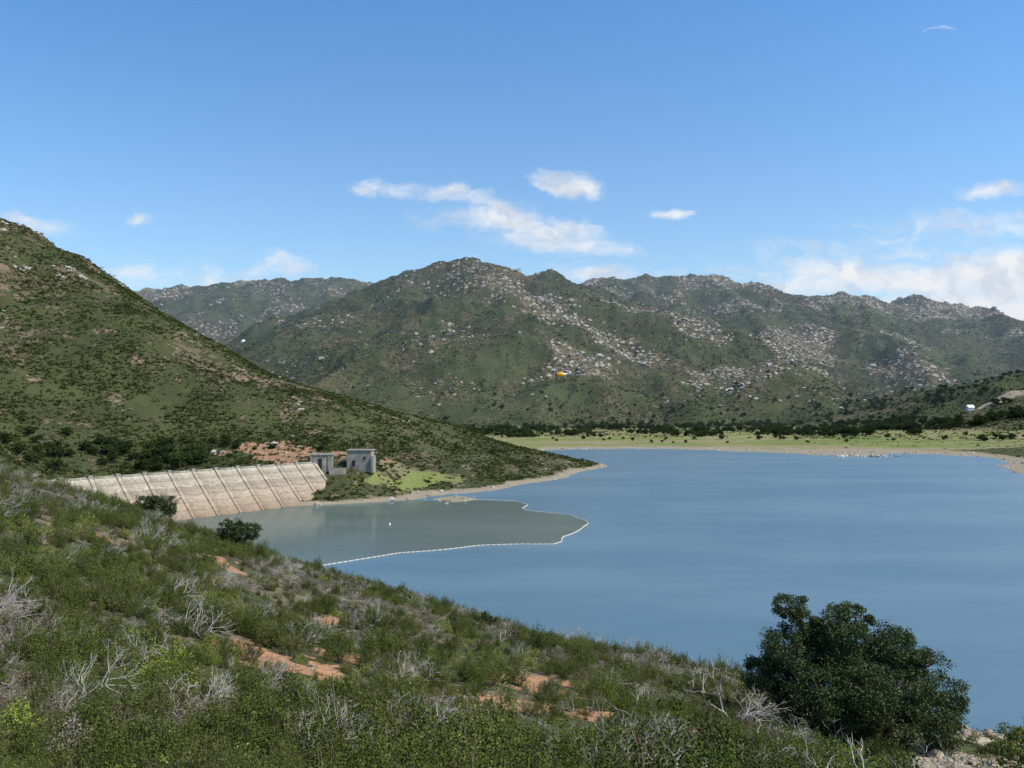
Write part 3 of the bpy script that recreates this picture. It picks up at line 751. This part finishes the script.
sn=dead_shrub('dead_tree',99,3.6,M_dead,3,.07);scene.collection.objects.link(sn);x,y=13.0,46;sn.location=(x,y,hz(x,y));
sn=dead_shrub('dead_tree',98,2.6,M_dead,4,.05);scene.collection.objects.link(sn);x,y=12.3,43;sn.location=(x,y,hz(x,y))

# groves
c6=coll('oak_grove_trees');gt=[]
for k in range(5):
    rr_=np.random.default_rng(300+k);gt.append(tree('grove_oak',rl(rr_,3.6,6.0,9),(0,0,0),.5,14,20,300+k,.25,link=False,mat=G_oak2,clr=(.6,1.0)))
fill(c6,gt)
X=[];Sx=[]
def grove(cx,cy,sx,sy,n,s0,s1):
    for _ in range(n):
        X.append((rng.normal(cx,sx),rng.normal(cy,sy)));Sx.append(rng.uniform(s0,s1))
grove(-226,442,14,8,18,.8,1.5);grove(-195,432,12,7,16,.8,1.45);grove(-243,425,15,8,10,.7,1.2);grove(-178,452,10,6,7,.6,1.0)
grove(-110,470,14,10,5,.5,.8);grove(-165,470,14,10,6,.5,.8);grove(-270,400,20,10,8,.7,1.2)
for q in range(62):     # irregular clumps along the valley floor
    cx=rng.uniform(-120,560);cy=rng.uniform(1060,1260);n=int(rng.integers(3,16));big=rng.uniform(.8,1.35)
    grove(cx,cy,rng.uniform(5,20),rng.uniform(4,10),n,.7*big,1.5*big)
for q in range(26):
    cx=rng.uniform(380,720);cy=rng.uniform(1050,1190);n=int(rng.integers(5,18));big=rng.uniform(.9,1.5)
    grove(cx,cy,rng.uniform(6,18),rng.uniform(5,12),n,.8*big,1.5*big)
for (cx,cy,sx,sy,n,s0,s1) in [(620,930,40,18,16,.9,1.4),(760,1270,110,40,50,.9,1.5),(420,1330,160,50,70,.8,1.5),(150,1010,80,12,8,.6,1.0),(380,1020,80,12,10,.7,1.2),(200,1400,260,60,80,.8,1.4),(700,1400,200,80,80,.8,1.4),(250,960,120,10,10,.5,.8)]:
    grove(cx,cy,sx,sy,n,s0,s1)
X=np.array(X);Sx=np.array(Sx);z=height(X[:,0],X[:,1]);k=(z>1.5)&(np.hypot(X[:,0]-692,X[:,1]-1140)>28);X=X[k];Sx=Sx[k];z=z[k];n=len(X)
instancer('oak_grove',np.c_[X,z-.3],np.c_[np.zeros(n),np.zeros(n),rng.uniform(0,6.28,n)],np.c_[Sx*1.1,Sx*1.1,Sx],rng.integers(0,5,n),c6)

# ---------------------------------------------------------------- haze over the valley beyond the lake
m,nt,_,_=newmat('valley_haze')
vs_=N(nt,'ShaderNodeVolumeScatter');vs_.inputs['Color'].default_value=(.66,.80,.95,1);vs_.inputs['Density'].default_value=8e-5;vs_.inputs['Anisotropy'].default_value=.1
o=N(nt,'ShaderNodeOutputMaterial');nt.links.new(vs_.outputs[0],o.inputs['Volume'])
mb=MB();mb.box((0,3700,390),(9000,5300,820));hzob=mb.obj('haze',[m])

# ---------------------------------------------------------------- sky
EL,AZ=math.radians(55),math.radians(112)
w=bpy.data.worlds.new('World');scene.world=w;w.use_nodes=True;nt=w.node_tree;nt.nodes.clear()
sky=N(nt,'ShaderNodeTexSky');sky.sky_type='NISHITA';sky.sun_disc=False;sky.sun_elevation=EL;sky.sun_rotation=AZ;sky.altitude=300;sky.air_density=1.0;sky.dust_density=.5;sky.ozone_density=1.5
tc=N(nt,'ShaderNodeTexCoord');sp=N(nt,'ShaderNodeSeparateXYZ');nt.links.new(tc.outputs['Generated'],sp.inputs[0])
yy=math_(nt,'MAXIMUM',sp.outputs[1],.02);uu=math_(nt,'DIVIDE',sp.outputs[0],yy);vv=math_(nt,'DIVIDE',sp.outputs[2],yy)
cb=N(nt,'ShaderNodeCombineXYZ');nt.links.new(uu,cb.inputs[0]);nt.links.new(vv,cb.inputs[1]);UV=cb.outputs[0]
CL=[ # u,v,half-width,half-height,tilt,strength
(.010,.232,.16,.034,-.16,1.0),(-.03,.255,.10,.022,-.28,.8),(.075,.288,.06,.026,-.25,1.1),(-.155,.283,.085,.018,-.02,.75),(-.078,.281,.035,.014,.1,.9),(.08,.21,.14,.020,-.1,.8),
(.63,.282,.07,.015,.0,.95),(.60,.235,.22,.030,.03,.65),(.50,.165,.26,.034,-.05,1.2),(.66,.165,.17,.050,0,1.5),(.60,.125,.25,.04,0,1.35),(.38,.155,.14,.024,0,.85),(.21,.252,.032,.009,0,.85),
(-.63,.236,.08,.017,-.1,.95),(-.475,.245,.03,.012,0,.75),(-.29,.178,.08,.024,0,.8),(-.40,.165,.22,.03,0,.6),(.10,.17,.18,.022,0,.7),(.56,.49,.03,.004,0,.5),(.45,.20,.25,.03,.05,.5)]
mask=None
wn=noise(nt,9,5,.62,UV,1)
wpn=N(nt,'ShaderNodeVectorMath',operation='MULTIPLY_ADD');vs=N(nt,'ShaderNodeVectorMath',operation='SUBTRACT');nt.links.new(wn,vs.inputs[0]);vs.inputs[1].default_value=(.5,.5,.5)
nt.links.new(vs.outputs[0],wpn.inputs[0]);wpn.inputs[1].default_value=(.13,.05,0);nt.links.new(UV,wpn.inputs[2]);UVw=wpn.outputs[0]
for (u,v,a,b,t,s) in CL:
    mp=N(nt,'ShaderNodeMapping',vector_type='TEXTURE');mp.inputs['Location'].default_value=(u,v,0);mp.inputs['Rotation'].default_value=(0,0,t);mp.inputs['Scale'].default_value=(a,b,1)
    nt.links.new(UVw,mp.inputs['Vector'])
    ln=N(nt,'ShaderNodeVectorMath',operation='LENGTH');nt.links.new(mp.outputs[0],ln.inputs[0])
    q=mrange(nt,ln.outputs['Value'],1.3,0,0,s)
    mask=q if mask is None else math_(nt,'MAXIMUM',mask,q)
m2=N(nt,'ShaderNodeMapping');m2.inputs['Scale'].default_value=(1,2.2,1);m2.inputs['Rotation'].default_value=(0,0,.15);nt.links.new(UVw,m2.inputs['Vector'])
nz=noise(nt,15,10,.70,m2.outputs[0])
den=math_(nt,'ADD',mask,math_(nt,'MULTIPLY',math_(nt,'SUBTRACT',nz,.5),2.3))
den=mrange(nt,den,.10,1.25,0,.95)
den=math_(nt,'MULTIPLY',den,mrange(nt,mask,0.0,.35))
den=math_(nt,'MULTIPLY',den,mrange(nt,sp.outputs[1],.05,.3))
tint=mixc(nt,mrange(nt,vv,.05,.55,0,1,False),(1.14,1.33,1.34),(.76,1.24,1.60))
skyt=mixc(nt,1.0,sky.outputs[0],tint,'MULTIPLY')
nc=noise(nt,22,6,.6,UVw)
ccol=mixc(nt,mrange(nt,nc,.35,.60),(5.3,5.6,6.2),(7.4,7.45,7.5))
skyc=mixc(nt,den,skyt,ccol)
bg=N(nt,'ShaderNodeBackground');bg.inputs[1].default_value=.13;nt.links.new(skyc,bg.inputs[0]);o=N(nt,'ShaderNodeOutputWorld');nt.links.new(bg.outputs[0],o.inputs[0])
sl=bpy.data.lights.new('sun','SUN');sl.energy=5.0;sl.angle=math.radians(.5);sl.color=(1,.93,.80)
so_=bpy.data.objects.new('sun',sl);scene.collection.objects.link(so_)
dv=Vector((math.sin(AZ)*math.cos(EL),math.cos(AZ)*math.cos(EL),math.sin(EL)));so_.rotation_euler=dv.to_track_quat('Z','Y').to_euler()
# ---------------------------------------------------------------- camera
cam=bpy.data.cameras.new('camera');co=bpy.data.objects.new('camera',cam);scene.collection.objects.link(co)
co.location=(0,0,50);co.rotation_euler=(math.radians(90+1.556),0,0);cam.sensor_width=36;cam.lens=36*773/1024;cam.clip_end=20000;cam.clip_start=.1
scene.camera=co
